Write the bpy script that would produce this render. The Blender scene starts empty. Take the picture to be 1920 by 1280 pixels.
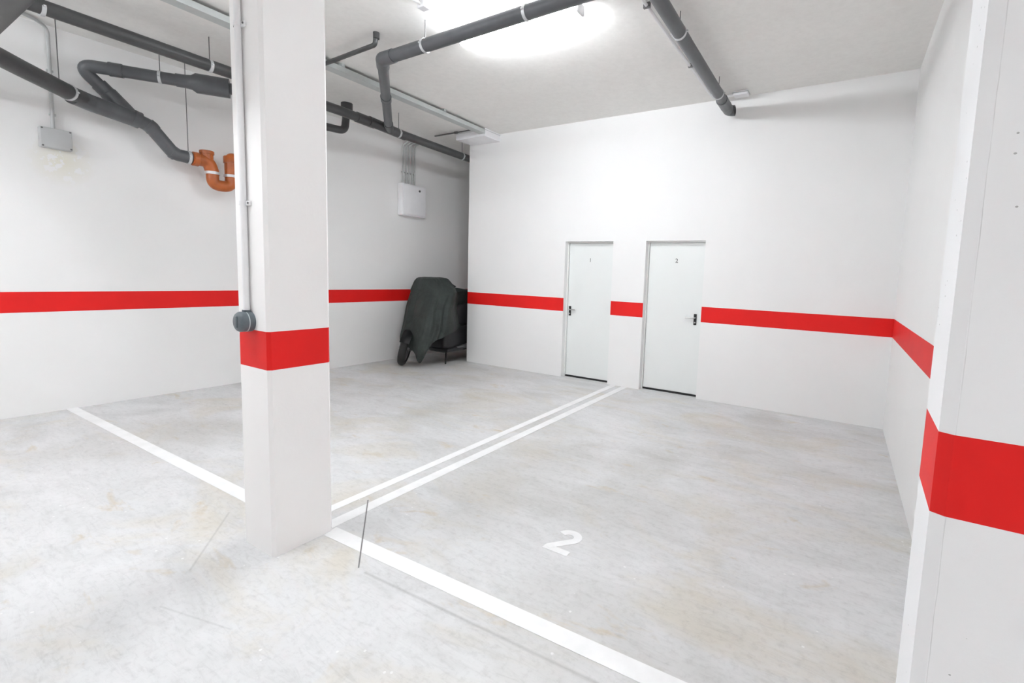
import bpy, bmesh, math, random
from mathutils import Vector, Matrix, noise
random.seed(7)
SC = bpy.context.scene
COL = SC.collection
PI = math.pi

# ---------------------------------------------------------------- measured room
LX0, LSL = -6.7615, 0.01847          # left wall:  x = LX0 + LSL*y
YB = 6.14                            # back wall face
RX, RSL = 0.3906, 0.0143             # right wall: x = RX + RSL*(YB-y)
ZC = 3.72                            # ceiling height
B0, B1 = 1.0, 1.197                  # red band
def LW(d, y): return LX0 + LSL*y + d

# ---------------------------------------------------------------- materials
MATS = {}
def nodes_of(name):
    m = bpy.data.materials.new(name); m.use_nodes = True
    nt = m.node_tree; b = nt.nodes['Principled BSDF']
    MATS[name] = m
    return m, nt, b
def nd(nt, kind, **kw):
    n = nt.nodes.new(kind)
    for k, v in kw.items():
        if k in n.inputs: n.inputs[k].default_value = v
        else: setattr(n, k, v)
    return n
def math_(nt, op, a, b=None, clamp=False):
    n = nt.nodes.new('ShaderNodeMath'); n.operation = op; n.use_clamp = clamp
    for i, s in enumerate((a, b)):
        if s is None: continue
        if isinstance(s, (int, float)): n.inputs[i].default_value = s
        else: nt.links.new(s, n.inputs[i])
    return n.outputs[0]
def ramp(nt, fac, stops):
    r = nt.nodes.new('ShaderNodeValToRGB')
    el = r.color_ramp.elements
    while len(el) < len(stops): el.new(0.5)
    for e, (p, c) in zip(el, stops):
        e.position = p; e.color = (*c, 1) if len(c) == 3 else c
    nt.links.new(fac, r.inputs[0]); return r.outputs[0]
def mixc(nt, fac, a, b, mode='MIX'):
    n = nt.nodes.new('ShaderNodeMix'); n.data_type = 'RGBA'; n.blend_type = mode
    for s, i in ((fac, 0), (a, 6), (b, 7)):
        if isinstance(s, (int, float)): n.inputs[i].default_value = s
        elif isinstance(s, tuple): n.inputs[i].default_value = (*s, 1)
        else: nt.links.new(s, n.inputs[i])
    return n.outputs[2]
def pos_(nt, scale=(1, 1, 1), rot=(0, 0, 0)):
    g = nt.nodes.new('ShaderNodeNewGeometry')
    mp = nt.nodes.new('ShaderNodeMapping'); mp.inputs['Scale'].default_value = scale; mp.inputs['Rotation'].default_value = rot
    nt.links.new(g.outputs['Position'], mp.inputs[0]); return mp.outputs[0]
def noise_(nt, vec, scale, detail=4, rough=0.55, dist=0.0):
    n = nt.nodes.new('ShaderNodeTexNoise')
    n.inputs['Scale'].default_value = scale; n.inputs['Detail'].default_value = detail
    n.inputs['Roughness'].default_value = rough; n.inputs['Distortion'].default_value = dist
    nt.links.new(vec, n.inputs['Vector']); return n.outputs['Fac']
def bump_(nt, b, h, strength, dist=0.01):
    n = nt.nodes.new('ShaderNodeBump'); n.inputs['Strength'].default_value = strength; n.inputs['Distance'].default_value = dist
    nt.links.new(h, n.inputs['Height']); nt.links.new(n.outputs[0], b.inputs['Normal'])
def seg_mask(nt, p, q, width, soft):
    """1 on the floor segment p-q (world xy), 0 away from it: a saw cut or crack"""
    g = nt.nodes.new('ShaderNodeNewGeometry'); s = nt.nodes.new('ShaderNodeSeparateXYZ')
    nt.links.new(g.outputs['Position'], s.inputs[0])
    dx, dy = q[0]-p[0], q[1]-p[1]; L = math.hypot(dx, dy); dx /= L; dy /= L
    rx = math_(nt, 'SUBTRACT', s.outputs[0], p[0]); ry = math_(nt, 'SUBTRACT', s.outputs[1], p[1])
    t = math_(nt, 'ADD', math_(nt, 'MULTIPLY', rx, dx), math_(nt, 'MULTIPLY', ry, dy))
    c = math_(nt, 'ABSOLUTE', math_(nt, 'SUBTRACT', math_(nt, 'MULTIPLY', rx, dy), math_(nt, 'MULTIPLY', ry, dx)))
    m = math_(nt, 'SUBTRACT', 1.0, math_(nt, 'DIVIDE', math_(nt, 'SUBTRACT', c, width/2), soft), True)
    inside = math_(nt, 'MULTIPLY', math_(nt, 'GREATER_THAN', t, 0.0), math_(nt, 'LESS_THAN', t, L))
    return math_(nt, 'MULTIPLY', m, inside)

def plain(name, col, rough=0.5, metal=0.0, var=0.0, vscale=8, bump=0.0, bscale=60, spec=0.5):
    m, nt, b = nodes_of(name)
    b.inputs['Roughness'].default_value = rough; b.inputs['Metallic'].default_value = metal
    b.inputs['Specular IOR Level'].default_value = spec
    v = pos_(nt)
    n = noise_(nt, v, vscale)
    lo = tuple(c*(1-var) for c in col); hi = tuple(min(1, c*(1+var)) for c in col)
    nt.links.new(ramp(nt, n, [(0.3, lo), (0.7, hi)]), b.inputs['Base Color'])
    if bump: bump_(nt, b, noise_(nt, v, bscale, 3), bump, 0.004)
    return m

def wall_paint(name, col, pits=False, stain=None):
    m, nt, b = nodes_of(name)
    b.inputs['Roughness'].default_value = 0.75; b.inputs['Specular IOR Level'].default_value = 0.25
    v = pos_(nt)
    n = noise_(nt, v, 1.1, 5, 0.6)
    c = ramp(nt, n, [(0.3, tuple(x*0.975 for x in col)), (0.7, col)])
    if pits:
        vo = nt.nodes.new('ShaderNodeTexVoronoi'); vo.inputs['Scale'].default_value = 32
        vv = pos_(nt, (1, 1, 1.3)); nt.links.new(vv, vo.inputs['Vector'])
        near = math_(nt, 'LESS_THAN', vo.outputs['Distance'], 0.095)
        few = math_(nt, 'GREATER_THAN', noise_(nt, v, 5, 2), 0.585)
        c = mixc(nt, math_(nt, 'MULTIPLY', near, math_(nt, 'MULTIPLY', few, 0.65)), c, (0.18, 0.18, 0.18))
        g2 = nt.nodes.new('ShaderNodeNewGeometry'); s2 = nt.nodes.new('ShaderNodeSeparateXYZ'); nt.links.new(g2.outputs['Position'], s2.inputs[0])
        wob = math_(nt, 'MULTIPLY', math_(nt, 'SUBTRACT', noise_(nt, pos_(nt), 9, 3), 0.5), 0.006)
        dx = math_(nt, 'ABSOLUTE', math_(nt, 'SUBTRACT', math_(nt, 'ADD', s2.outputs[0], wob), 0.2285))
        seam = math_(nt, 'SUBTRACT', 1.0, math_(nt, 'DIVIDE', dx, 0.0014), True)
        seam = math_(nt, 'MULTIPLY', seam, ramp(nt, noise_(nt, pos_(nt, (0, 0, 1)), 5, 4), [(0.4, (0.08,)*3), (0.62, (0.5,)*3)]))
        c = mixc(nt, seam, c, (0.3, 0.3, 0.3))
    if stain:
        d = nt.nodes.new('ShaderNodeVectorMath'); d.operation = 'DISTANCE'
        nt.links.new(pos_(nt), d.inputs[0]); d.inputs[1].default_value = stain
        k = math_(nt, 'SUBTRACT', 1.0, math_(nt, 'DIVIDE', d.outputs['Value'], 0.26), True)
        k = math_(nt, 'MULTIPLY', k, math_(nt, 'GREATER_THAN', noise_(nt, v, 14, 3), 0.44))
        c = mixc(nt, math_(nt, 'MULTIPLY', k, 0.5), c, (0.72, 0.68, 0.5))
    nt.links.new(c, b.inputs['Base Color'])
    bump_(nt, b, noise_(nt, v, 45, 4), 0.12, 0.004)
    return m

WHITE = (0.86, 0.86, 0.855)
M_WALL = wall_paint('wall_paint', WHITE)
M_WALL_L = wall_paint('wall_paint_left', WHITE, stain=(-6.73, 1.55, 2.48))
M_PILLAR = wall_paint('pillar_paint', (0.85, 0.855, 0.865), pits=True)
M_COLUMN = wall_paint('column_paint', (0.86, 0.85, 0.845))
M_RED = plain('red_band_paint', (0.72, 0.009, 0.008), 0.55, var=0.05, vscale=3, bump=0.08, bscale=45, spec=0.3)
M_DOOR = plain('door_paint', (0.80, 0.825, 0.815), 0.4, var=0.01, vscale=2)
M_FRAME = plain('door_frame_paint', (0.82, 0.82, 0.81), 0.45, var=0.01)
M_BLACK = plain('black_rubber', (0.012, 0.012, 0.013), 0.6, var=0.2)
M_CHROME = plain('brushed_steel', (0.55, 0.55, 0.55), 0.3, 0.9, var=0.05)
M_PIPE = plain('grey_pvc', (0.098, 0.103, 0.110), 0.38, var=0.12, vscale=5)
M_PIPE_D = plain('dark_pvc', (0.060, 0.061, 0.062), 0.42, var=0.12, vscale=5)
M_ORANGE = plain('orange_pvc', (0.42, 0.105, 0.022), 0.35, var=0.2, vscale=9)
M_CLAMP = plain('clamp_steel', (0.6, 0.61, 0.62), 0.4, 0.35, var=0.05)
M_ROD = plain('rod_steel', (0.16, 0.16, 0.16), 0.45, 0.6, var=0.1)
M_TRAY = plain('tray_grey', (0.50, 0.53, 0.52), 0.45, 0.05, var=0.06)
M_CONDUIT = plain('conduit_grey', (0.50, 0.51, 0.51), 0.45, var=0.04)
M_CONDUIT_W = plain('conduit_white', (0.80, 0.80, 0.81), 0.45, var=0.02)
M_BOXG = plain('box_grey', (0.50, 0.51, 0.515), 0.5, var=0.03)
M_BOXW = plain('box_white', (0.84, 0.84, 0.86), 0.5, var=0.02)
M_SWITCH = plain('switch_grey', (0.10, 0.125, 0.14), 0.4, var=0.1, vscale=40)
M_RING = plain('switch_seal', (0.42, 0.47, 0.48), 0.5, var=0.05)
M_TYRE = plain('tyre_rubber', (0.015, 0.015, 0.015), 0.7, var=0.2, bump=0.3, bscale=90)
M_BIKE = plain('bike_black', (0.02, 0.02, 0.022), 0.35, var=0.2)
M_ALLOY = plain('bike_alloy', (0.28, 0.28, 0.29), 0.35, 0.7, var=0.1)

def floor_material():
    m, nt, b = nodes_of('polished_concrete')
    v = pos_(nt)
    vr = pos_(nt, (1.0, 2.2, 1), (0, 0, 0.75))
    big = noise_(nt, v, 0.55, 3, 0.55, 0.6)
    mid = noise_(nt, vr, 1.5, 5, 0.62, 1.1)
    fine = noise_(nt, v, 26, 4, 0.7)
    c = ramp(nt, mid, [(0.28, (0.56, 0.565, 0.565)), (0.5, (0.645, 0.65, 0.655)), (0.74, (0.70, 0.705, 0.715))])
    warm = ramp(nt, noise_(nt, pos_(nt, (1.0, 1.7, 1), (0, 0, -0.5)), 0.95, 5, 0.6, 0.8), [(0.50, (0, 0, 0)), (0.68, (1, 1, 1))])
    c = mixc(nt, math_(nt, 'MULTIPLY', warm, 0.75), c, (0.60, 0.562, 0.485))
    dark = ramp(nt, big, [(0.34, (1, 1, 1)), (0.52, (0, 0, 0))])
    c = mixc(nt, math_(nt, 'MULTIPLY', dark, 0.6), c, (0.47, 0.463, 0.44))
    rust = ramp(nt, noise_(nt, vr, 2.6, 4, 0.65, 0.5), [(0.62, (0, 0, 0)), (0.74, (1, 1, 1))])
    c = mixc(nt, math_(nt, 'MULTIPLY', rust, 0.7), c, (0.55, 0.475, 0.36))
    speck = ramp(nt, fine, [(0.26, (0.86, 0.86, 0.86)), (0.5, (1, 1, 1)), (0.76, (1.0, 1.0, 1.0))])
    c = mixc(nt, 1.0, c, speck, 'MULTIPLY')
    vo = nt.nodes.new('ShaderNodeTexVoronoi'); vo.inputs['Scale'].default_value = 16; nt.links.new(pos_(nt), vo.inputs['Vector'])
    chip = math_(nt, 'MULTIPLY', math_(nt, 'LESS_THAN', vo.outputs['Distance'], 0.10), math_(nt, 'GREATER_THAN', noise_(nt, pos_(nt), 1.7, 3), 0.575))
    c = mixc(nt, math_(nt, 'MULTIPLY', chip, 0.7), c, (0.82, 0.82, 0.82))
    scr = ramp(nt, noise_(nt, pos_(nt, (1, 5, 1), (0, 0, 0.9)), 6, 6, 0.75, 1.5), [(0.36, (0.84, 0.84, 0.84)), (0.5, (1, 1, 1))])
    c = mixc(nt, 0.6, c, scr, 'MULTIPLY')
    for p, q, w, s, k in CUTS:
        c = mixc(nt, math_(nt, 'MULTIPLY', seg_mask(nt, p, q, w, s), k), c, (0.10, 0.10, 0.10))
    nt.links.new(c, b.inputs['Base Color'])
    rr = ramp(nt, mid, [(0.3, (0.55,)*3), (0.7, (0.40,)*3)])
    nt.links.new(rr, b.inputs['Roughness']); b.inputs['Specular IOR Level'].default_value = 0.5
    bump_(nt, b, noise_(nt, v, 14, 5), 0.05, 0.004)
    return m
def line_material():
    m, nt, b = nodes_of('line_paint')
    v = pos_(nt)
    c = ramp(nt, noise_(nt, v, 7, 4), [(0.3, (0.80, 0.81, 0.81)), (0.6, (0.87, 0.875, 0.88))])
    for p, q, w, s, k in CUTS[:1]:
        c = mixc(nt, math_(nt, 'MULTIPLY', seg_mask(nt, p, q, w, s), k), c, (0.10, 0.10, 0.10))
    nt.links.new(c, b.inputs['Base Color']); b.inputs['Roughness'].default_value = 0.6
    return m
CUTS = [((-2.645, 1.965), (-2.055, 1.468), 0.003, 0.004, 0.95),
        ((-3.19, 1.375), (-2.715, 0.985), 0.002, 0.008, 0.22),
        ((-2.53, 0.80), (-2.12, 0.905), 0.002, 0.006, 0.15),
        ((-2.0, 1.462), (-0.70, 1.525), 0.002, 0.012, 0.28),
        ((-2.72, 1.02), (-2.40, 1.22), 0.002, 0.008, 0.07)]
M_FLOOR = floor_material(); M_LINE = line_material()

def ceiling_material():
    m, nt, b = nodes_of('bare_concrete_ceiling')
    v = pos_(nt)
    c = ramp(nt, noise_(nt, v, 1.0, 5, 0.6, 0.5), [(0.3, (0.79, 0.78, 0.755)), (0.7, (0.85, 0.84, 0.815))])
    c = mixc(nt, 0.25, c, ramp(nt, noise_(nt, v, 16, 4, 0.7), [(0.35, (0.72, 0.71, 0.69)), (0.6, (0.86, 0.85, 0.83))]))
    nt.links.new(c, b.inputs['Base Color']); b.inputs['Roughness'].default_value = 0.85
    b.inputs['Specular IOR Level'].default_value = 0.2
    bump_(nt, b, noise_(nt, v, 30, 5), 0.15, 0.004)
    return m
M_CEIL = ceiling_material()

def tarp_material():
    m, nt, b = nodes_of('tarp_cloth')
    v = pos_(nt)
    n = noise_(nt, v, 3.5, 5, 0.6, 0.6)
    nt.links.new(ramp(nt, n, [(0.3, (0.015, 0.021, 0.019)), (0.72, (0.038, 0.047, 0.044))]), b.inputs['Base Color'])
    b.inputs['Roughness'].default_value = 0.62; b.inputs['Specular IOR Level'].default_value = 0.35
    bump_(nt, b, noise_(nt, v, 9, 5, 0.6, 1.0), 0.5, 0.02)
    return m
M_TARP = tarp_material()

def lamp_material(name, strength):
    m, nt, b = nodes_of(name)
    b.inputs['Base Color'].default_value = (0.9, 0.9, 0.9, 1)
    b.inputs['Emission Color'].default_value = (0.93, 0.965, 1.0, 1)
    b.inputs['Emission Strength'].default_value = strength
    return m
PW = (31.5, 21, 12, 49, 20, 4)

# ---------------------------------------------------------------- mesh helpers
def obj(name, bm, mats, parent=None, smooth=False, autos=None):
    me = bpy.data.meshes.new(name)
    bmesh.ops.recalc_face_normals(bm, faces=bm.faces[:])
    bm.to_mesh(me); bm.free()
    for m in (mats if isinstance(mats, (list, tuple)) else [mats]): me.materials.append(m)
    o = bpy.data.objects.new(name, me); COL.objects.link(o)
    if smooth:
        for p in me.polygons: p.use_smooth = True
        try: me.set_sharp_from_angle(angle=math.radians(autos or 40))
        except Exception: pass
    if parent is not None:
        o.parent = parent
        o.matrix_parent_inverse = Matrix.Translation(-parent.location) if parent.rotation_euler.z == 0 else parent.matrix_basis.inverted()
    return o
def thing(name, label, cat, loc=(0, 0, 0), group=None):
    o = bpy.data.objects.new(name, None); COL.objects.link(o)
    o.empty_display_size = 0.1; o.location = loc
    tag(o, label, cat, group); return o
def tag(o, label, cat, group=None, kind=None):
    o['label'] = label; o['category'] = cat
    if group: o['group'] = group
    if kind: o['kind'] = kind
    return o

def box(bm, x0, x1, y0, y1, z0, z1, bevel=0.0, seg=2, mat=0):
    r = bmesh.ops.create_cube(bm, size=1.0)
    for v in r['verts']:
        v.co = Vector((x0+(v.co.x+.5)*(x1-x0), y0+(v.co.y+.5)*(y1-y0), z0+(v.co.z+.5)*(z1-z0)))
    fs = {f for v in r['verts'] for f in v.link_faces}
    for f in fs: f.material_index = mat
    if bevel:
        es = list({e for f in fs for e in f.edges})
        bmesh.ops.bevel(bm, geom=es, offset=bevel, segments=seg, profile=0.5, affect='EDGES')
    return bm
def bbox_(x0, x1, y0, y1, z0, z1, bevel=0.0, seg=2): return box(bmesh.new(), x0, x1, y0, y1, z0, z1, bevel, seg)

def fillet(pts, r, n=8):
    """polyline with its corners rounded"""
    P = [Vector(p) for p in pts]; out = [P[0]]
    for i in range(1, len(P)-1):
        a, b, c = P[i-1], P[i], P[i+1]
        u = (a-b); w = (c-b); lu, lw = u.length, w.length; u /= lu; w /= lw
        ang = u.angle(w)
        if ang > math.radians(176): out.append(b); continue
        d = min(r/math.tan(ang/2), lu*0.48, lw*0.48)
        p, q = b+u*d, b+w*d
        for k in range(n+1):
            t = k/n
            out.append(p*(1-t)**2 + b*(2*t*(1-t)) + q*t*t)
    out.append(P[-1]); return out
def tube(bm, pts, rad, seg=20, caps=True, mat=0):
    """tube along a polyline; rad a number or one per point"""
    P = [Vector(p) for p in pts]; n = len(P)
    R = rad if isinstance(rad, (list, tuple)) else [rad]*n
    T = []
    for i in range(n):
        t = (P[min(i+1, n-1)]-P[max(i-1, 0)]).normalized(); T.append(t)
    up = Vector((0, 0, 1)) if abs(T[0].z) < 0.9 else Vector((1, 0, 0))
    N = (up - T[0]*up.dot(T[0])).normalized()
    rings = []
    for i in range(n):
        if i:
            N = (N - T[i]*N.dot(T[i])).normalized()
        Bn = T[i].cross(N)
        # widen at a mitre
        rings.append([bm.verts.new(P[i] + (N*math.cos(2*PI*k/seg) + Bn*math.sin(2*PI*k/seg))*R[i]) for k in range(seg)])
    fs = []
    for i in range(n-1):
        for k in range(seg):
            fs.append(bm.faces.new((rings[i][k], rings[i][(k+1) % seg], rings[i+1][(k+1) % seg], rings[i+1][k])))
    if caps:
        fs.append(bm.faces.new(rings[0][::-1])); fs.append(bm.faces.new(rings[-1]))
    for f in fs: f.material_index = mat
    return bm
def tube_(pts, rad, seg=20, caps=True): return tube(bmesh.new(), pts, rad, seg, caps)
def lathe_along(bm, p, q, prof, seg=24):
    """surface of revolution on the axis p->q, prof = [(t along in metres, radius)]"""
    p = Vector(p); ax = (Vector(q)-p).normalized()
    up = Vector((0, 0, 1)) if abs(ax.z) < 0.9 else Vector((1, 0, 0))
    N = (up-ax*up.dot(ax)).normalized(); Bn = ax.cross(N); rings = []
    for t, r in prof:
        c = p+ax*t
        rings.append([bm.verts.new(c+(N*math.cos(2*PI*k/seg)+Bn*math.sin(2*PI*k/seg))*max(r, 1e-4)) for k in range(seg)])
    for i in range(len(rings)-1):
        for k in range(seg):
            bm.faces.new((rings[i][k], rings[i][(k+1) % seg], rings[i+1][(k+1) % seg], rings[i+1][k]))
    bm.faces.new(rings[0][::-1]); bm.faces.new(rings[-1])
    return bm
def prism(bm, poly, z0, z1, mat=0):
    a = [bm.verts.new((x, y, z0)) for x, y in poly]; b = [bm.verts.new((x, y, z1)) for x, y in poly]
    n = len(poly); fs = [bm.faces.new(a[::-1]), bm.faces.new(b)]
    for i in range(n): fs.append(bm.faces.new((a[i], a[(i+1) % n], b[(i+1) % n], b[i])))
    for f in fs: f.material_index = mat
    return bm

def wall(name, p, q, thick, z1, openings=(), band=True, mats=None, label=None, ends=None):
    """solid wall whose visible face runs p->q (room on the left of p->q is not assumed: thickness goes along n);
       openings = (u0,u1,z0,z1) in metres along p->q; a red band is painted on the face between B0 and B1"""
    p = Vector((*p, 0)); q = Vector((*q, 0)); L = (q-p).length; d = (q-p)/L
    nrm = Vector(thick[0:2]).to_3d(); T = thick[2]
    us = sorted({0, L, *[o[0] for o in openings], *[o[1] for o in openings]})
    zs = sorted({0, z1, *([B0, B1] if band else []), *[o[2] for o in openings], *[o[3] for o in openings]})
    bm = bmesh.new(); cache = {}
    def V(i, j, k):
        key = (i, j, k)
        if key not in cache: cache[key] = bm.verts.new(p + d*us[i] + Vector((0, 0, zs[j])) + nrm*(T*k))
        return cache[key]
    nu, nz = len(us)-1, len(zs)-1
    def solid(i, j):
        if not (0 <= i < nu and 0 <= j < nz): return False
        cu, cz = (us[i]+us[i+1])/2, (zs[j]+zs[j+1])/2
        return not any(o[0] < cu < o[1] and o[2] < cz < o[3] for o in openings)
    for i in range(nu):
        for j in range(nz):
            if not solid(i, j): continue
            red = band and abs(zs[j]-B0) < 1e-6
            f = bm.faces.new((V(i, j, 0), V(i+1, j, 0), V(i+1, j+1, 0), V(i, j+1, 0))); f.material_index = 1 if red else 0
            bm.faces.new((V(i, j, 1), V(i, j+1, 1), V(i+1, j+1, 1), V(i+1, j, 1)))
            if not solid(i-1, j): bm.faces.new((V(i, j, 0), V(i, j+1, 0), V(i, j+1, 1), V(i, j, 1)))
            if not solid(i+1, j): bm.faces.new((V(i+1, j, 0), V(i+1, j, 1), V(i+1, j+1, 1), V(i+1, j+1, 0)))
            if not solid(i, j-1): bm.faces.new((V(i, j, 0), V(i, j, 1), V(i+1, j, 1), V(i+1, j, 0)))
            if not solid(i, j+1): bm.faces.new((V(i, j+1, 0), V(i+1, j+1, 0), V(i+1, j+1, 1), V(i, j+1, 1)))
    o = obj(name, bm, mats or [M_WALL, M_RED])
    tag(o, label, 'wall', kind='structure'); return o

# ---------------------------------------------------------------- the shell
f = obj('floor', bbox_(-7.3, 5.2, -7.3, 9.2, -0.15, 0.0), M_FLOOR)
tag(f, 'mottled grey polished concrete garage floor with beige stains', 'floor', kind='structure')
c = obj('ceiling', bbox_(-7.3, 5.2, -7.3, 9.2, ZC, ZC+0.2), M_CEIL)
tag(c, 'bare grey concrete garage ceiling carrying pipes and lamp', 'ceiling', kind='structure')
wall('wall_left', (LW(0, -7), -7), (LW(0, 9), 9), (-1, 0, 0.2), ZC, mats=[M_WALL_L, M_RED], label='long white wall with red band behind the square column')
D1 = (-3.690, -2.911); D2 = (-2.426, -1.634); DH = 2.033
BX0 = -5.60
wall('wall_back', (BX0, YB), (RX+0.25, YB), (0, 1, 0.22), ZC,
     openings=[(D1[0]-BX0, D1[1]-BX0, 0, DH), (D2[0]-BX0, D2[1]-BX0, 0, DH)], label='white wall with red band and two white doors')
wall('wall_alcove', (BX0, YB+0.22), (BX0, 9.0), (1, 0, 0.2), ZC, label='white side wall of the dark alcove beside the covered motorcycle')
wall('wall_alcove_end', (-6.8, 8.8), (BX0, 8.8), (0, 1, 0.2), ZC, label='white end wall deep in the dark alcove')
wall('wall_right', (RX + RSL*(YB-1.669), 1.669), (RX, YB), (1, 0, 0.2), ZC, label='white wall with red band behind the corner pillar')
wall('wall_side', (0.752, 1.52), (5.0, 1.52), (0, 1, 0.2), ZC, label='white wall continuing past the corner pillar')
wall('wall_far_side', (5.0, -7), (5.0, 1.6), (1, 0, 0.2), ZC, label='white wall closing the garage aisle')
wall('wall_front', (-7, -7), (5.1, -7), (0, -1, 0.2), ZC, label='white wall at the far end of the garage aisle')
# storeroom behind the doors: closed box so that nothing leaks round the doors
wall('wall_storeroom', (BX0+0.2, 7.0), (RX+0.25, 7.0), (0, 1, 0.15), ZC, band=False, label='white rear wall of the storerooms behind the doors')

def banded_prism(name, poly, paint, label, cat):
    bm = bmesh.new(); n = len(poly)
    zs = [0, B0, B1, ZC]
    rings = [[bm.verts.new((x, y, z)) for x, y in poly] for z in zs]
    for j in range(3):
        for i in range(n):
            g = bm.faces.new((rings[j][i], rings[j][(i+1) % n], rings[j+1][(i+1) % n], rings[j+1][i]))
            g.material_index = 1 if j == 1 else 0
    bm.faces.new(rings[0][::-1]); bm.faces.new(rings[-1])
    o = obj(name, bm, [paint, M_RED]); tag(o, label, cat, kind='thing'); return o
ch = 0.016
XL, XF, YF, YR = -2.783, -2.488, 1.272, 1.612
column = banded_prism('column', [(XL+ch, YF), (XF-ch, YF), (XF, YF+ch), (XF, YR-ch), (XF-ch, YR), (XL+ch, YR), (XL, YR-ch), (XL, YF+ch)],
             M_COLUMN, 'square white column with red band, grey switch and conduit', 'column')
pillar = banded_prism('pillar', [(0.1986, 1.412), (0.2030, 1.668), (0.75, 1.668), (0.75, 1.398), (0.226, 1.398)][::-1],
             M_PILLAR, 'white pitted corner pillar with wide red band and vertical formwork seam', 'pillar')

# ---------------------------------------------------------------- doors
def text_mesh(body, size, depth, bold=0.0):
    cu = bpy.data.curves.new('numeral', 'FONT'); cu.body = body; cu.size = size; cu.extrude = depth; cu.offset = bold
    cu.align_x = 'CENTER'
    o = bpy.data.objects.new('numeral', cu); COL.objects.link(o)
    bpy.context.view_layer.update()
    dg = bpy.context.evaluated_depsgraph_get()
    me = bpy.data.meshes.new_from_object(o.evaluated_get(dg))
    bpy.data.objects.remove(o); return me
def make_door(n, x0, x1, side, label, num, numx, numz, hz):
    d = thing('door_%d' % n, label, 'door', ((x0+x1)/2, YB, 0)); d['kind'] = 'structure'
    yl = YB+0.100                                   # face of the leaf
    bm = bmesh.new(); fw = 0.018
    box(bm, x0, x0+fw, yl-0.022, YB+0.20, 0, DH-fw); box(bm, x1-fw, x1, yl-0.022, YB+0.20, 0, DH-fw)
    box(bm, x0, x1, yl-0.022, YB+0.20, DH-fw, DH)
    obj('door_frame', bm, M_FRAME, d)
    obj('door_leaf', bbox_(x0+fw+.003, x1-fw-.003, yl, yl+0.05, 0.026, DH-fw-.003, 0.004), M_DOOR, d)
    sw = obj('door_sweep', bbox_(x0+fw, x1-fw, yl-0.004, yl+0.046, 0.0, 0.026), M_BLACK, d)
    sw['label'] = 'black rubber sweep'
    hx = x0+0.062 if side < 0 else x1-0.100         # handle plate, lever towards the hinge side
    s = 1 if side < 0 else -1
    h = obj('door_handle', bbox_(hx-0.019, hx+0.019, yl-0.010, yl, hz-0.072, hz+0.072, 0.006, 3), M_BLACK, d, True)
    h['label'] = 'black handle plate'
    lv = obj('lever', tube_(fillet([(hx, yl-0.004, hz+0.022), (hx, yl-0.05, hz+0.022), (hx+s*0.115, yl-0.052, hz+0.022)], 0.014), 0.0095, 14), M_CHROME, h, True)
    lv['label'] = 'chrome lever'
    obj('lock_cylinder', tube_([(hx, yl-0.016, hz-0.04), (hx, yl, hz-0.04)], 0.009, 14), M_CHROME, h, True)
    me = text_mesh(num, 0.078, 0.0012, 0.0006)
    me.materials.clear(); me.materials.append(MATS['numeral_grey'])
    o = bpy.data.objects.new('numeral', me); COL.objects.link(o)
    o.parent = d; o.rotation_euler = (PI/2, 0, 0); o.location = Vector((numx, yl-0.0012, numz)) - d.location
    o['label'] = 'small dark numeral %s' % num
    return d
plain('numeral_grey', (0.16, 0.17, 0.17), 0.5)
make_door(1, *D1, -1, 'white metal door with numeral 1 and handle on its left edge', '1', -3.316, 1.741, 1.006)
make_door(2, *D2, 1, 'white metal door with numeral 2, nearer the right wall', '2', -2.025, 1.753, 1.02)

# ---------------------------------------------------------------- floor paint
def strip(p0, p1, q1, q0, label, group=None):
    bm = bmesh.new()
    a = [bm.verts.new((x, y, 0.0004)) for x, y in (p0, p1, q1, q0)]; b = [bm.verts.new((x, y, 0.0024)) for x, y in (p0, p1, q1, q0)]
    bm.faces.new(a[::-1]); bm.faces.new(b)
    for i in range(4): bm.faces.new((a[i], a[(i+1) % 4], b[(i+1) % 4], b[i]))
    o = obj('parking_line', bm, M_LINE); tag(o, label, 'floor line', group, 'thing'); return o
strip((LW(0.002, 1.46), 1.462), (XL-0.002, 1.495), (XL-0.002, 1.590), (LW(0.002, 1.56), 1.545),
      'white painted floor line from the long left wall to the column', 'bay boundary lines')
strip((-2.48, 1.548), (0.10, 1.640), (0.10, 1.735), (-2.50, 1.640), 'wide white floor line running from the column past the bay numeral', 'bay boundary lines')
strip((-2.600, 1.675), (-2.512, 1.618), (-2.598, YB-0.002), (-2.684, YB-0.002), 'white floor line of the close pair, on the numeral side', 'twin divider lines')
strip((-2.765, 1.775), (-2.695, 1.735), (-2.768, YB-0.002), (-2.850, YB-0.002), 'white floor line of the close pair, on the motorcycle side', 'twin divider lines')

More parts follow.
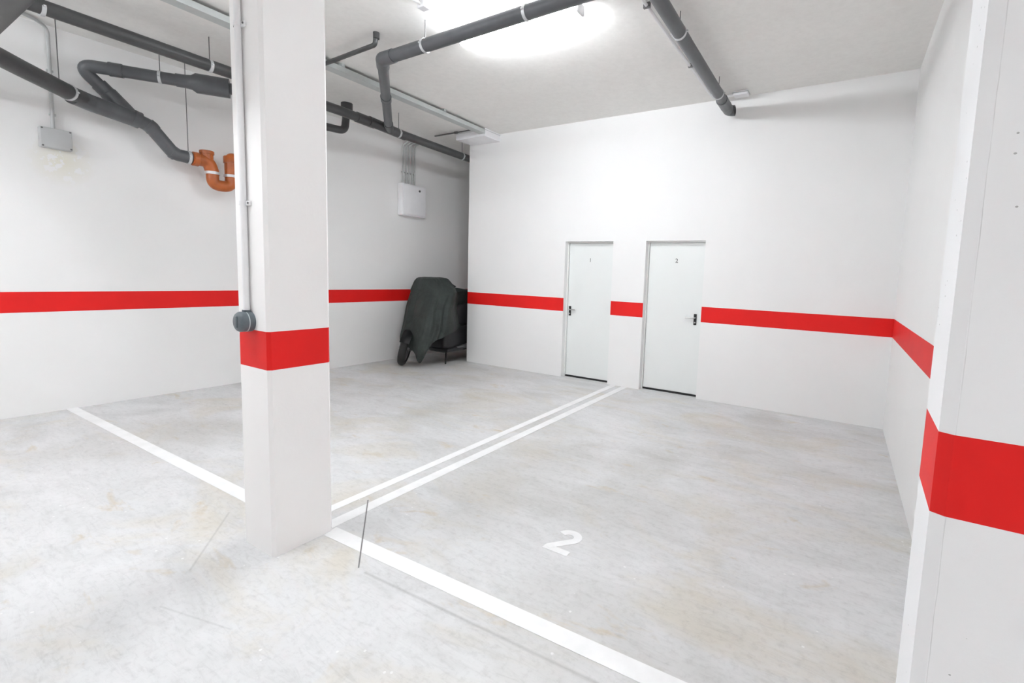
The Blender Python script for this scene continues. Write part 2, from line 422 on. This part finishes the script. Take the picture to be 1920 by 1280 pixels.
def bay_numeral():
    """heavy painted 2, 0.155 wide and 0.25 high"""
    cl = []; cx, cy, rx, ry = 0.074, 0.176, 0.0535, 0.050
    for k in range(19):
        a = math.radians(168 - k*(168+42)/18)
        cl.append(Vector((cx+rx*math.cos(a), cy+ry*math.sin(a))))
    cl += [Vector((0.088, 0.112)), Vector((0.062, 0.080)), Vector((0.030, 0.040)), Vector((0.020, 0.022))]
    w = 0.0245; L, R_ = [], []
    for i, p in enumerate(cl):
        t = (cl[min(i+1, len(cl)-1)]-cl[max(i-1, 0)]).normalized(); n = Vector((-t.y, t.x))
        L.append(p+n*w); R_.append(p-n*w)
    bm = bmesh.new(); x0, y0 = -1.384, 2.164
    def quad(ps, zt=0.0026):
        a = [bm.verts.new((x0+p[0], y0+p[1], 0.0004)) for p in ps]; b = [bm.verts.new((x0+p[0], y0+p[1], zt)) for p in ps]
        bm.faces.new(a[::-1]); bm.faces.new(b); n = len(ps)
        for i in range(n): bm.faces.new((a[i], a[(i+1) % n], b[(i+1) % n], b[i]))
    quad([(0, 0), (0.158, 0), (0.158, 0.046), (0.06, 0.046), (0.0, 0.040)], 0.0018)
    for i in range(len(L)-1): quad([L[i], L[i+1], R_[i+1], R_[i]])
    o = obj('floor_numeral', bm, M_LINE); tag(o, 'white numeral 2 painted on the floor of the empty bay', 'floor numeral', kind='thing'); return o
bay_numeral()

# ---------------------------------------------------------------- pipework
def clamp(parent, c, axis, r, rod_to=ZC, rod_off=0.0):
    c = Vector(c); ax = Vector(axis).normalized(); w = 0.013
    bm = lathe_along(bmesh.new(), c-ax*w, c+ax*w, [(0, r+0.001), (0, r+0.0045), (2*w, r+0.0045), (2*w, r+0.001)])
    side = Vector((ax.y, -ax.x, 0)).normalized() if abs(ax.z) < 0.9 else Vector((1, 0, 0))
    for s in (-1, 1):
        p = c+side*(r+0.010)*s
        box(bm, p.x-0.008, p.x+0.008, p.y-0.008, p.y+0.008, p.z-0.006, p.z+0.006)
    k = obj('pipe_clamp', bm, M_CLAMP, parent, True); k['label'] = 'pale steel pipe clamp'
    if rod_to is not None:
        rd = obj('hanger_rod', tube_([(c.x+rod_off, c.y, c.z+r), (c.x+rod_off, c.y, rod_to)], 0.004, 8), M_ROD, k, True)
        rd['label'] = 'thin threaded rod'
    return k
def coupling(parent, p, q, r, mat, grow=0.007, name='coupling'):
    L = (Vector(q)-Vector(p)).length
    return obj(name, lathe_along(bmesh.new(), p, q, [(0, r+0.001), (0, r+grow), (0.012, r+grow+0.002), (0.024, r+grow), (L-0.02, r+grow), (L-0.01, r+grow+0.001), (L, r+grow), (L, r+0.001)]), mat, parent, True)

# main drain: along the left wall under the ceiling, with the cross pipe that joins it
R1 = 0.056
main = thing('drain_pipe', 'long grey drain pipe hung along the left wall, joined by a cross pipe', 'pipe', (-5.55, 3.0, 3.45))
mp = [(-5.50, -1.5, 3.47), (-5.55, 2.4, 3.452), (-5.555, 3.8, 3.447), (-5.64, 4.7, 3.443), (-5.76, 6.9, 3.435)]
obj('pipe', tube_(mp, R1), M_PIPE_D, main, True)
J = (-5.62, 4.55, 3.445)
A3 = Vector((-3.97, 3.13, 3.50)); E3 = Vector((-1.0, 3.13, 3.53)); Dn = Vector((-5.60, 4.52, 3.447))
obj('cross_pipe', tube_([A3+Vector((0.06, 0, 0)), E3, (1.2, 3.13, 3.55)], 0.055), M_PIPE, main, True)
obj('elbow', tube_(fillet([A3+Vector((0.16, 0, 0.001)), A3, A3+(Dn-A3).normalized()*0.16], 0.06, 10), 0.061), M_PIPE, main, True)
obj('diagonal_pipe', tube_([A3+(Dn-A3).normalized()*0.06, Dn], 0.052), M_PIPE, main, True)
dn = (Dn-A3).normalized()
coupling(main, A3+dn*0.95, A3+dn*1.07, 0.052, M_PIPE)
obj('wye_fitting', tube(tube_([(-5.568, 4.18, 3.447), (-5.67, 4.85, 3.443)], 0.063), [Dn-dn*0.22, Dn], 0.060), M_PIPE_D, main, True)
obj('wye_fitting', tube_([(-5.575, 4.00, 3.447), (-5.60, 4.28, 3.446)], 0.064), M_PIPE_D, main, True)
ax1 = (-0.03, 1, 0)
for y in (1.22, 2.36, 4.72, 6.08): 
    x = -5.53-0.008*y if y < 4 else -5.64-(y-4.7)*0.055
    clamp(main, (x, y, 3.455-0.003*y), ax1, R1)
for x in (-3.40, -2.30, -1.2): clamp(main, (x, 3.13, 3.50+(x+3.97)*0.01), (1, 0, 0.01), 0.055)

# branch that leaves the main behind the column and falls to the wall, then the low run with the orange trap
low = thing('drain_pipe', 'grey branching drain pipe on the left wall ending in an orange trap', 'pipe', (-6.45, 2.0, 3.0))
bz = 3.345
BE = Vector((-6.555, 1.655, 3.395)); BQ = Vector((-5.90, 2.76, 3.415))
cdir = (BQ-BE).normalized()
obj('pipe', tube_(fillet([Vector((-6.535, 1.87, 3.185)), BE, BQ, (-5.60, 3.26, 3.43)], 0.13, 12), 0.058), M_PIPE, low, True)
coupling(low, BE+cdir*0.235, BE+cdir*0.34, 0.058, M_PIPE)
q0 = BE+cdir*0.76
obj('reducer', lathe_along(bmesh.new(), q0, q0+cdir*0.6, [(0, 0.058), (0, 0.064), (0.09, 0.066), (0.13, 0.072), (0.17, 0.098), (0.46, 0.098)], 28), M_PIPE, low, True)
clamp(low, BE+cdir*0.63, cdir, 0.058)
# big run from the aisle, the wye, and the S bend
W0 = Vector((-6.32, 1.575, 3.03)); W1 = Vector((-6.475, 2.05, 2.985))
obj('inlet_pipe', tube_([(-5.64, 0.89, 3.064), (-5.90, 1.145, 3.052), W0+Vector((-0.03, 0.05, -0.002))], 0.070), M_PIPE_D, low, True)
clamp(low, (-6.2375, 1.505, 3.034), (-0.45, 0.48, -0.024), 0.0705, None)
bm = tube_(fillet([W0-Vector((-0.02, 0.03, 0)), W0+Vector((-0.10, 0.13, -0.005)), W1], 0.12, 8), 0.079)
tube(bm, [(-6.54, 1.80, 3.255), (-6.535, 1.86, 3.195), (-6.53, 1.87, 3.185), (-6.49, 2.03, 2.995)], [0.068, 0.068, 0.074, 0.078])
obj('wye_fitting', bm, M_PIPE, low, True)
coupling(low, (-6.47, 2.03, 2.992), (-6.473, 2.09, 2.978), 0.072, M_PIPE, 0.012)
sp = fillet([(-6.473, 2.05, 2.985), (-6.471, 2.17, 2.950), (-6.468, 2.375, 2.705), (-6.463, 2.53, 2.697)], 0.10, 10)
obj('bend', tube_(sp, 0.066), M_PIPE, low, True)
for i in (6, 11, 16): 
    if i+1 < len(sp):
        a, b = Vector(sp[i]), Vector(sp[i+1]); t = (b-a).normalized()
        coupling(low, a-t*0.02, a+t*0.025, 0.066, M_PIPE, 0.005)
clamp(low, (-6.464, 2.505, 2.697), (0, 1, 0), 0.068, ZC)
rd = obj('hanger_rod', tube_([(-6.19, 1.44, 3.09), (-6.19, 1.44, ZC)], 0.004, 8), M_ROD, low, True)
# orange trap
bm = tube_(fillet([(-6.463, 2.535, 2.695), (-6.462, 2.70, 2.695), (-6.461, 2.735, 2.58)], 0.07, 8), 0.068)
tube(bm, [(-6.462, 2.685, 2.70), (-6.462, 2.685, 2.80)], 0.062)
lathe_along(bm, (-6.462, 2.685, 2.775), (-6.462, 2.685, 2.815), [(0, 0.066), (0, 0.072), (0.03, 0.072), (0.036, 0.066)])
lathe_along(bm, (-6.463, 2.545, 2.695), (-6.463, 2.60, 2.695), [(0, 0.07), (0, 0.077), (0.05, 0.077), (0.055, 0.07)])
ot = obj('orange_trap', bm, M_ORANGE, low, True); ot['label'] = 'orange U-shaped trap'
bm = tube_(fillet([(-6.461, 2.735, 2.60), (-6.461, 2.735, 2.44), (-6.460, 2.93, 2.44), (-6.460, 2.93, 2.80)], 0.095, 12), 0.064)
lathe_along(bm, (-6.460, 2.93, 2.72), (-6.460, 2.93, 2.80), [(0, 0.066), (0, 0.073), (0.07, 0.073), (0.08, 0.066)])
obj('u_bend', bm, M_ORANGE, ot, True)
for y in (2.735, 2.93):
    k = obj('seal_ring', lathe_along(bmesh.new(), (-6.461, y, 2.555), (-6.461, y, 2.59), [(0, 0.066), (0, 0.0745), (0.03, 0.0745), (0.03, 0.066)]), M_CLAMP, ot, True)
    k['label'] = 'pale seal ring'
obj('trap_outlet', tube_(fillet([(-6.46, 2.93, 2.73), (-6.46, 2.93, 2.785), (-6.46, 3.3, 2.80)], 0.05), 0.058), M_ORANGE, ot, True)

# riser behind the main pipe
ris = thing('drain_pipe', 'short dark pipe turning up to the ceiling behind the long drain pipe', 'pipe', (-6.0, 4.1, 3.4))
obj('pipe', tube_(fillet([(-6.02, 3.05, 3.30), (-5.99, 4.12, 3.355), (-5.985, 4.15, 3.66)], 0.10, 12), 0.048), M_PIPE_D, ris, True)
obj('collar', lathe_along(bmesh.new(), (-5.985, 4.15, 3.58), (-5.985, 4.15, 3.719), [(0, 0.05), (0, 0.066), (0.05, 0.066), (0.055, 0.074), (0.139, 0.074)]), M_PIPE_D, ris, True)

# large collector crossing overhead
big = thing('collector_pipe', 'thick dark collector pipe crossing overhead in the upper left corner', 'pipe', (-4.0, 0.805, 3.1))
obj('pipe', tube_([(LW(0.0, .8)+.01, 0.805, 3.09), (-3.2, 0.805, 3.10), (0.2, 0.805, 3.115)], 0.125, 32), M_PIPE_D, big, True)
coupling(big, (-3.0, 0.805, 3.10), (-2.82, 0.805, 3.10), 0.125, M_PIPE_D)
for x in (-1.6, -0.2): clamp(big, (x, 0.805, 3.107), (1, 0, 0), 0.125)

# pipe running to the back wall
p4 = thing('drain_pipe', 'grey drain pipe under the ceiling ending above the second door', 'pipe', (-1.40, 5, 3.54))
obj('pipe', tube_([(-1.375, 3.195, 3.562), (-1.40, 4.3, 3.550), (-1.425, 5.90, 3.535)], 0.055), M_PIPE, p4, True)
coupling(p4, (-1.422, 5.62, 3.537), (-1.427, 5.86, 3.536), 0.055, M_PIPE)
bm = tube_(fillet([(-1.425, 5.84, 3.535), (-1.427, 5.99, 3.533), (-1.385, 6.02, 3.53), (-1.362, 6.02, 3.53)], 0.03, 8), 0.060)
obj('end_elbow', bm, M_PIPE, p4, True)
cp = obj('end_opening', tube_([(-1.366, 6.02, 3.53), (-1.358, 6.02, 3.53)], 0.048), M_BLACK, p4, True); cp['label'] = 'dark open pipe end'
for y in (4.02, 5.45): clamp(p4, (-1.395-(y-4)*0.016, y, 3.554-(y-4)*0.009), (-0.016, 1, -0.01), 0.055)

# thin pipe turning up into the ceiling beside the column
sm = thing('thin_pipe', 'thin dark pipe just under the ceiling turning up beside the column', 'pipe', (-4.4, 3.08, 3.62))
obj('pipe', tube_(fillet([(-5.3, 3.10, 3.60), (-4.005, 3.075, 3.615), (-3.985, 3.075, 3.719)], 0.03), 0.021, 14), M_PIPE_D, sm, True)
obj('collar', lathe_along(bmesh.new(), (-3.985, 3.075, 3.665), (-3.985, 3.075, 3.719), [(0, 0.022), (0, 0.029), (0.054, 0.029)]), M_PIPE_D, sm, True)

# ---------------------------------------------------------------- electrics
tr = thing('cable_tray', 'long grey cable tray under the ceiling leading to the white corner box', 'cable tray', (-4.96, 3, 3.66))
bm = bmesh.new(); ya, yb_ = -2.0, 5.77
def skew(y): return -4.925-(y-1.9)*0.024
prof = [(-0.06, 3.69), (-0.06, 3.635), (0.06, 3.635), (0.06, 3.69), (0.056, 3.69), (0.056, 3.639), (-0.056, 3.639), (-0.056, 3.69)]
a = [bm.verts.new((skew(ya)+x, ya, z)) for x, z in prof]; b = [bm.verts.new((skew(yb_)+x, yb_, z)) for x, z in prof]
for i in range(8): bm.faces.new((a[i], a[(i+1) % 8], b[(i+1) % 8], b[i]))
bm.faces.new(a[::-1]); bm.faces.new(b)
obj('tray', bm, M_TRAY, tr)
for y in (1.2, 3.35, 4.9):
    obj('bracket', bbox_(skew(y)-0.066, skew(y)+0.075, y-0.018, y+0.018, 3.688, ZC), M_TRAY, tr)

bx = thing('ceiling_box', 'white rectangular box at the ceiling over the end of the back wall', 'box', (-5.25, 5.95, 3.6))
obj('body', bbox_(-5.56, -4.965, 5.775, YB-0.001, 3.600, ZC-0.001, 0.006), M_BOXW, bx)
obj('lid_edge', bbox_(-5.563, -4.962, 5.771, YB-0.001, 3.690, 3.697), M_BOXG, bx)
cn = thing('ceiling_conduit', 'thin dark conduit running across the ceiling to the white corner box', 'conduit', (-5.6, 5.5, 3.68))
obj('tube', tube_([(-5.95, 5.70, 3.69), (-5.15, 5.70, 3.69)], 0.011, 10), M_ROD, cn, True)
obj('fitting', tube_([(-5.52, 5.70, 3.69), (-5.46, 5.70, 3.69)], 0.018, 12), M_ROD, cn, True)

cb = thing('ceiling_socket', 'small pale junction box at the ceiling edge above the second door', 'junction box', (-1.29, 5.99, 3.69))
obj('body', bbox_(-1.375, -1.215, 5.93, 6.05, 3.672, ZC-0.001, 0.010, 3), M_BOXW, cb, True)
obj('rim', bbox_(-1.383, -1.207, 5.922, 6.058, 3.696, 3.704, 0.003), M_BOXG, cb)
wc = thing('ceiling_conduit', 'thin pale conduit on the ceiling alongside the pipe above the second door', 'conduit', (-1.6, 4.5, 3.70))
obj('tube', tube_([(-1.575, 2.0, 3.697), (-1.615, 5.985, 3.697), (-1.38, 5.99, 3.697)], 0.014, 10), M_CONDUIT_W, wc, True)
for y in (3.78, 5.0): obj('clip', bbox_(-1.62, -1.565, y-0.012, y+0.012, 3.68, ZC-0.001), M_ROD, wc)
lc = thing('ceiling_conduit', 'short white conduit on the ceiling ending in a small box near the lamp', 'conduit', (-3.2, 2.7, 3.69))
obj('tube', tube_([(-3.22, 1.2, 3.695), (-3.20, 2.90, 3.695)], 0.016, 10), M_CONDUIT_W, lc, True)
obj('box', bbox_(-3.235, -3.155, 2.89, 2.965, 3.665, ZC-0.001, 0.006), M_BOXW, lc)

# wall cabinet with conduits
pc = thing('wall_cabinet', 'white distribution cabinet on the long wall above the motorcycle', 'cabinet', (LW(0, 5.8), 5.8, 2.7))
x0 = LW(0.001, 5.85)
obj('body', bbox_(x0, x0+0.12, 5.545, 6.06, 2.45, 2.975, 0.010, 3), M_BOXW, pc, True)
dr = obj('door', bbox_(x0+0.12, x0+0.134, 5.562, 6.043, 2.468, 2.957, 0.006, 3), M_BOXW, pc, True)
obj('lock', tube_([(x0+0.13, 5.90, 2.885), (x0+0.146, 5.90, 2.885)], 0.018, 14), M_ROD, dr, True)
for i, y in enumerate((5.635, 5.70, 5.76, 5.825, 5.885)):
    cd = obj('conduit', tube_(fillet([(x0+0.028, y, 2.97), (x0+0.028, y, 3.60+0.012*i), (x0+0.20, y+0.03, 3.705)], 0.06, 6), 0.0125, 12), M_CONDUIT, pc, True)
    cd['label'] = 'grey conduit rising from the cabinet'
    for z in (3.17,):
        obj('clip', bbox_(x0, x0+0.03, y-0.019, y+0.019, z-0.008, z+0.008), M_CONDUIT, cd)

jb = thing('junction_box', 'grey junction box with a conduit on the left wall under the pipes', 'junction box', (LW(0, 1.5), 1.5, 2.66))
x0 = LW(0.001, 1.5)
obj('body', bbox_(x0, x0+0.065, 1.395, 1.618, 2.575, 2.765, 0.010, 3), M_BOXG, jb, True)
lid = obj('lid', bbox_(x0+0.065, x0+0.077, 1.398, 1.615, 2.578, 2.762, 0.005, 3), M_BOXG, jb, True)
for y in (1.41, 1.603):
    for z in (2.59, 2.75): obj('screw', tube_([(x0+0.074, y, z), (x0+0.081, y, z)], 0.008, 10), M_ROD, lid, True)
cd = obj('conduit', tube_(fillet([(x0+0.022, 1.497, 2.76), (x0+0.022, 1.505, 3.69), (x0+0.13, 1.40, 3.70), (x0+0.35, 1.0, 3.70)], 0.07, 8), 0.0145, 12), M_CONDUIT, jb, True)
for z in (2.90, 3.3): obj('clip', bbox_(x0, x0+0.03, 1.478, 1.524, z-0.01, z+0.01), M_CONDUIT, cd)

# conduit and rotary switch on the column
cc = thing('column_conduit', 'white conduit clipped down the column face to the grey switch', 'conduit', (-2.672, YF-0.02, 1.29))
obj('tube', tube_([(-2.652, YF-0.017, 1.285), (-2.660, YF-0.017, ZC)], 0.0155, 16), M_CONDUIT_W, cc, True)
for z in (1.838, 2.69, 3.4):
    k = obj('clip', bbox_(-2.704, -2.608, YF-0.012, YF, z-0.012, z+0.012, 0.003), M_CONDUIT_W, cc)
    obj('strap', lathe_along(bmesh.new(), (-2.656, YF-0.017, z-0.01), (-2.656, YF-0.017, z+0.01), [(0, 0.0155), (0, 0.0185), (0.02, 0.0185), (0.02, 0.0155)], 16), M_CONDUIT_W, k, True)
    for x in (-2.696, -2.616): obj('screw', tube_([(x, YF-0.016, z), (x, YF-0.01, z)], 0.005, 8), M_ROD, k)
sw = thing('light_switch', 'round dark grey switch on the column just above its red band', 'switch', (-2.665, YF, 1.24))
cS = Vector((-2.648, YF, 1.240))
def yl(d): return cS+Vector((0, -d, 0))
obj('base', lathe_along(bmesh.new(), yl(0), yl(1), [(0, 0.052), (0.022, 0.053), (0.026, 0.051)], 32), M_SWITCH, sw, True)
k = obj('seal', lathe_along(bmesh.new(), yl(0.026), yl(1), [(0, 0.0525), (0.005, 0.0525)], 32), M_RING, sw, True); k['label'] = 'pale seal line'
obj('cover', lathe_along(bmesh.new(), yl(0.031), yl(1), [(0, 0.052), (0.022, 0.052), (0.032, 0.046), (0.036, 0.040)], 32), M_SWITCH, sw, True)
obj('knob', bbox_(cS.x-0.009, cS.x+0.009, YF-0.074, YF-0.062, cS.z-0.030, cS.z+0.030, 0.004), M_SWITCH, sw, True)
obj('gland', tube_([(-2.649, YF-0.02, 1.27), (-2.649, YF-0.02, 1.300)], 0.0195, 16), M_SWITCH, sw, True)

# ---------------------------------------------------------------- lamps
def batten(cx, cy, label, power, drop=0.0, L=1.24):
    t = thing('ceiling_lamp', label, 'lamp', (cx, cy, ZC), 'fluorescent ceiling lamps')
    zt = ZC-0.001-drop
    def bb(l, w, z0, z1, bev): return bbox_(cx-l/2, cx+l/2, cy-w/2, cy+w/2, z0, z1, bev)
    obj('housing', bb(L, 0.08, zt-0.03, zt, 0.006), M_BOXW, t)
    d = obj('diffuser', bb(L-0.03, 0.110, zt-0.105, zt-0.03, 0.025), lamp_material('lit_diffuser', power), t, True); d['label'] = 'glowing diffuser'
    for s in (-1, 1):
        obj('end_cap', bbox_(cx+s*(L/2)-0.012, cx+s*(L/2)+0.012, cy-0.057, cy+0.057, zt-0.107, zt-0.02, 0.01), M_BOXW, t)
        if drop: obj('drop_rod', tube_([(cx+s*L*0.4, cy, zt-0.01), (cx+s*L*0.4, cy, ZC-0.001)], 0.006, 8), M_ROD, t, True)
    return t
batten(-2.665, 3.50, 'lit fluorescent lamp on the ceiling partly behind the cross pipe', PW[0])
batten(-3.1, 0.38, 'lit fluorescent lamp on the ceiling behind the collector pipe', PW[1], 0.15)
batten(-5.0, -3.2, 'unseen fill lamp added over the aisle by the long wall', PW[2], 0.6)  # added fill light behind the camera, never in view
batten(-0.9, 1.55, 'unseen fill lamp added over the numbered bay in front of the cross pipe', PW[5], 0.05)  # added above the frame to brighten the back wall and column side
batten(4.0, 0.3, 'unseen fill lamp added over the aisle past the corner pillar', PW[3], 0.6)  # added out of view, placed to light the column's right face
batten(-5.6, -0.9, 'unseen fill lamp added at the end of the aisle near the long wall', PW[4], 0.6)  # extra unseen fill added beside the left wall

# ---------------------------------------------------------------- motorcycle
bike = thing('motorcycle', 'motorcycle parked in the dark alcove, only wheel and lower parts showing under its cover', 'motorcycle', (-6.0, 5.9, 0))
def wheel(name, c, head, lean, R=0.285, w=0.060):
    """tyre with rim; head = unit xy heading, lean = roll about the heading (radians)"""
    h = Vector((head[0], head[1], 0)).normalized(); side = Vector((-h.y, h.x, 0))
    up = Vector((0, 0, 1))*math.cos(lean) + side*math.sin(lean); ax = h.cross(up).normalized()
    c = Vector(c)
    def ringsurf(prof, seg=40):
        bm = bmesh.new(); rings = []
        for k in range(seg):
            a = 2*PI*k/seg; d = h*math.cos(a)+up*math.sin(a)
            rings.append([bm.verts.new(c+d*r+ax*s) for r, s in prof])
        n = len(prof)
        for k in range(seg):
            for j in range(n):
                bm.faces.new((rings[k][j], rings[k][(j+1) % n], rings[(k+1) % seg][(j+1) % n], rings[(k+1) % seg][j]))
        return bm
    tp = [(R-0.055+0.055*math.cos(t), w*math.sin(t)) for t in [i*PI/6-PI/2 for i in range(7)]] + [(R-0.085, w*0.75), (R-0.085, -w*0.75)]
    t = obj(name, ringsurf(tp), M_TYRE, bike, True)
    rp = [(R-0.078, w*.72), (R-0.105, w*.6), (R-0.105, -w*.6), (R-0.078, -w*.72)]
    obj('rim', ringsurf(rp), M_ALLOY, t, True)
    bm = tube_([c-ax*0.06, c+ax*0.06], 0.035, 14)
    for k in range(5):
        a = 2*PI*k/5; d = h*math.cos(a)+up*math.sin(a); tube(bm, [c+d*0.02, c+d*(R-0.095)], 0.012, 8)
    obj('hub', bm, M_ALLOY, t, True)
    return up, ax, h
hd = (0.62, -0.78)
up, ax, hh = wheel('front_wheel', (-6.085, 5.235, 0.279), hd, 0.24)
cW = Vector((-6.085, 5.235, 0.279))
bm = bmesh.new()                                     # front mudguard, an arc over the wheel
rows = []
for k in range(15):
    a = math.radians(25+k*135/14); d = hh*math.cos(a)+up*math.sin(a)
    rows.append([bm.verts.new(cW+d*(0.310-0.02*abs(s))+ax*s*0.075) for s in (-1, -.5, 0, .5, 1)])
for i in range(14):
    for j in range(4): bm.faces.new((rows[i][j], rows[i][j+1], rows[i+1][j+1], rows[i+1][j]))
bmesh.ops.solidify(bm, geom=bm.faces[:], thickness=0.006)
obj('mudguard', bm, M_BIKE, bike, True)
for s in (-1, 1):
    a = cW+ax*s*0.085
    k = obj('fork_leg', tube_([a-up*0.02, a+up*0.30-hh*0.10, a+up*0.62-hh*0.22], [0.022, 0.024, 0.02], 12), M_ALLOY if s > 0 else M_BIKE, bike, True)
wheel('rear_wheel', (-5.90, 6.72, 0.287), (0.08, -1), 0.10)
bm = bmesh.new()
box(bm, -6.16, -5.70, 5.72, 6.50, 0.17, 0.62, 0.08, 4)
obj('engine', bm, M_BIKE, bike, True)
bm = bmesh.new()
box(bm, -6.14, -5.70, 5.85, 6.95, 0.60, 0.98, 0.09, 4)
obj('seat', bm, M_BIKE, bike, True)
bm = bmesh.new(); box(bm, -6.16, -5.74, 5.48, 5.74, 0.40, 1.02, 0.09, 4)
obj('front_fairing', bm, M_BIKE, bike, True)
obj('exhaust', tube_([(-5.66, 5.95, 0.24), (-5.70, 6.5, 0.28), (-5.72, 6.95, 0.33)], [0.03, 0.05, 0.052], 16), M_ALLOY, bike, True)
obj('side_stand', tube_([(-5.80, 5.85, 0.25), (-5.66, 5.70, 0.012)], 0.014, 10), M_BIKE, bike, True)
obj('footboard', bbox_(-6.22, -5.62, 5.70, 6.10, 0.20, 0.255, 0.02), M_BIKE, bike, True)
obj('handlebar', tube_(fillet([(-6.22, 5.62, 1.02), (-6.0, 5.58, 1.05), (-5.74, 5.62, 1.02)], 0.1), 0.016, 12), M_BIKE, bike, True)

# the cover: stacked outlines, from a ragged hem up to the flat top over the windscreen
def lerp_tab(tab, z):
    if z <= tab[0][0]: return tab[0][1:]
    for a, b in zip(tab, tab[1:]):
        if z <= b[0]:
            t = (z-a[0])/(b[0]-a[0]); return tuple(x+(y-x)*t for x, y in zip(a[1:], b[1:]))
    return tab[-1][1:]
#        z     xl      xr      yf     yr
TAB = [(0.00, -6.22, -5.56, 5.20, 6.98),
       (0.30, -6.27, -5.46, 5.18, 7.02),
       (0.45, -6.29, -5.40, 5.20, 7.02),
       (0.62, -6.30, -5.38, 5.26, 7.00),
       (0.80, -6.32, -5.42, 5.32, 6.98),
       (0.95, -6.34, -5.45, 5.37, 6.92),
       (1.10, -6.34, -5.43, 5.42, 6.86),
       (1.20, -6.33, -5.42, 5.45, 6.70),
       (1.27, -6.305, -5.47, 5.47, 6.05),
       (1.36, -6.26, -5.58, 5.49, 5.92),
       (1.405, -6.215, -5.66, 5.51, 5.88)]
def cover():
    N, M = 96, 44
    bm = bmesh.new(); rings = []
    for j in range(M+1):
        ring = []
        for i in range(N):
            th = 2*PI*i/N                            # 0 = +x (wall corner side), pi/2 = rear, pi = left wall, 3pi/2 = front
            cx, sx = math.cos(th), math.sin(th)
            # hem height round the bike
            fr = max(0, -sx); rg = max(0, cx); lf = max(0, -cx)
            hem = 0.33 + 0.07*lf**2 + 0.20*rg**1.5 + 0.03*math.sin(3*th+0.4) + 0.025*math.sin(7*th)
            fwd = math.exp(-((th-5.02)/0.36)**2)     # the tongue that hangs low beside the front wheel
            hem -= 0.27*fwd
            s = j/M
            z = hem + (1.405-hem)*s**0.93
            xl, xr, yf, yr = lerp_tab(TAB, z)
            e = 0.62 if z < 1.2 else 0.5
            px = math.copysign(abs(cx)**e, cx); py = math.copysign(abs(sx)**e, sx)
            wx = 1.0
            if py > 0: wx = 1.0 - 0.40*min(1, py*2.6) if z < 1.28 else 1.0
            xm, ym = (xl+xr)/2, yf + 0.24
            x = xm + px*(xr-xl)/2*wx - (0.16*min(1, py*2.6) if py > 0 else 0)
            y = ym + (py*(yr-ym) if py > 0 else py*(ym-yf))
            p = Vector((x, y, z))
            fold = 0.020*math.sin(9*th + 2.2*z) + 0.012*math.sin(17*th-3*z+1)
            fold += 0.030*noise.noise(Vector((x*2.4, y*2.4, z*1.6)))
            amp = 0.45 + 0.9*max(0, 1-(z/1.3))
            if py > 0.25: amp *= 0.5
            out = Vector((px, py, 0)); out = out.normalized() if out.length > 1e-6 else out
            ring.append(bm.verts.new(p + out*fold*amp))
        rings.append(ring)
    for j in range(M):
        for i in range(N):
            bm.faces.new((rings[j][i], rings[j][(i+1) % N], rings[j+1][(i+1) % N], rings[j+1][i]))
    prev = rings[-1]                                  # close the top with a shallow dome
    cxm, cym = sum(v.co.x for v in prev)/N, sum(v.co.y for v in prev)/N
    for k, (f_, dz) in enumerate(((0.86, 0.018), (0.6, 0.024), (0.3, 0.022))):
        nr = [bm.verts.new((cxm+(v.co.x-cxm)*f_, cym+(v.co.y-cym)*f_, v.co.z+dz+0.008*noise.noise(v.co*5))) for v in rings[-1]]
        for i in range(N): bm.faces.new((prev[i], prev[(i+1) % N], nr[(i+1) % N], nr[i]))
        prev = nr
    bm.faces.new(prev)
    o = obj('motorcycle_cover', bm, M_TARP, None, True, 75)
    tag(o, 'dark green cloth cover draped over the motorcycle in the alcove', 'cover'); return o
cover()

# ---------------------------------------------------------------- camera, world, view
cam = bpy.data.cameras.new('camera'); co = bpy.data.objects.new('camera', cam); COL.objects.link(co)
yaw, pit, rol = math.radians(31.2618), math.radians(5.7012), math.radians(-2.0119)
fw = Vector((-math.sin(yaw)*math.cos(pit), math.cos(yaw)*math.cos(pit), -math.sin(pit)))
rt = fw.cross(Vector((0, 0, 1))).normalized(); u_ = rt.cross(fw)
r2 = rt*math.cos(rol) - u_*math.sin(rol); u2 = u_*math.cos(rol) + rt*math.sin(rol)
mtx = Matrix((r2, u2, -fw)).transposed().to_4x4(); mtx.translation = (0, 0, 1.5322)
co.matrix_world = mtx
cam.sensor_width = 36; cam.lens = 897.1665/1920*36
cam.shift_x = -(1051.0713-960)/1920; cam.shift_y = (605.6908-640)/1920
cam.clip_start = 0.05
SC.camera = co
w = bpy.data.worlds.new('world'); SC.world = w; w.use_nodes = True
w.node_tree.nodes['Background'].inputs[0].default_value = (0.9, 0.95, 1, 1)
w.node_tree.nodes['Background'].inputs[1].default_value = 0.0
vs = SC.view_settings
vs.view_transform = 'Standard'; vs.look = 'None'; vs.exposure = 1.86; vs.gamma = 1.0; vs.use_curve_mapping = False
SC.cycles.max_bounces = 12; SC.cycles.diffuse_bounces = 8
SC.cycles.use_denoising = True
SC.cycles.sample_clamp_indirect = 8
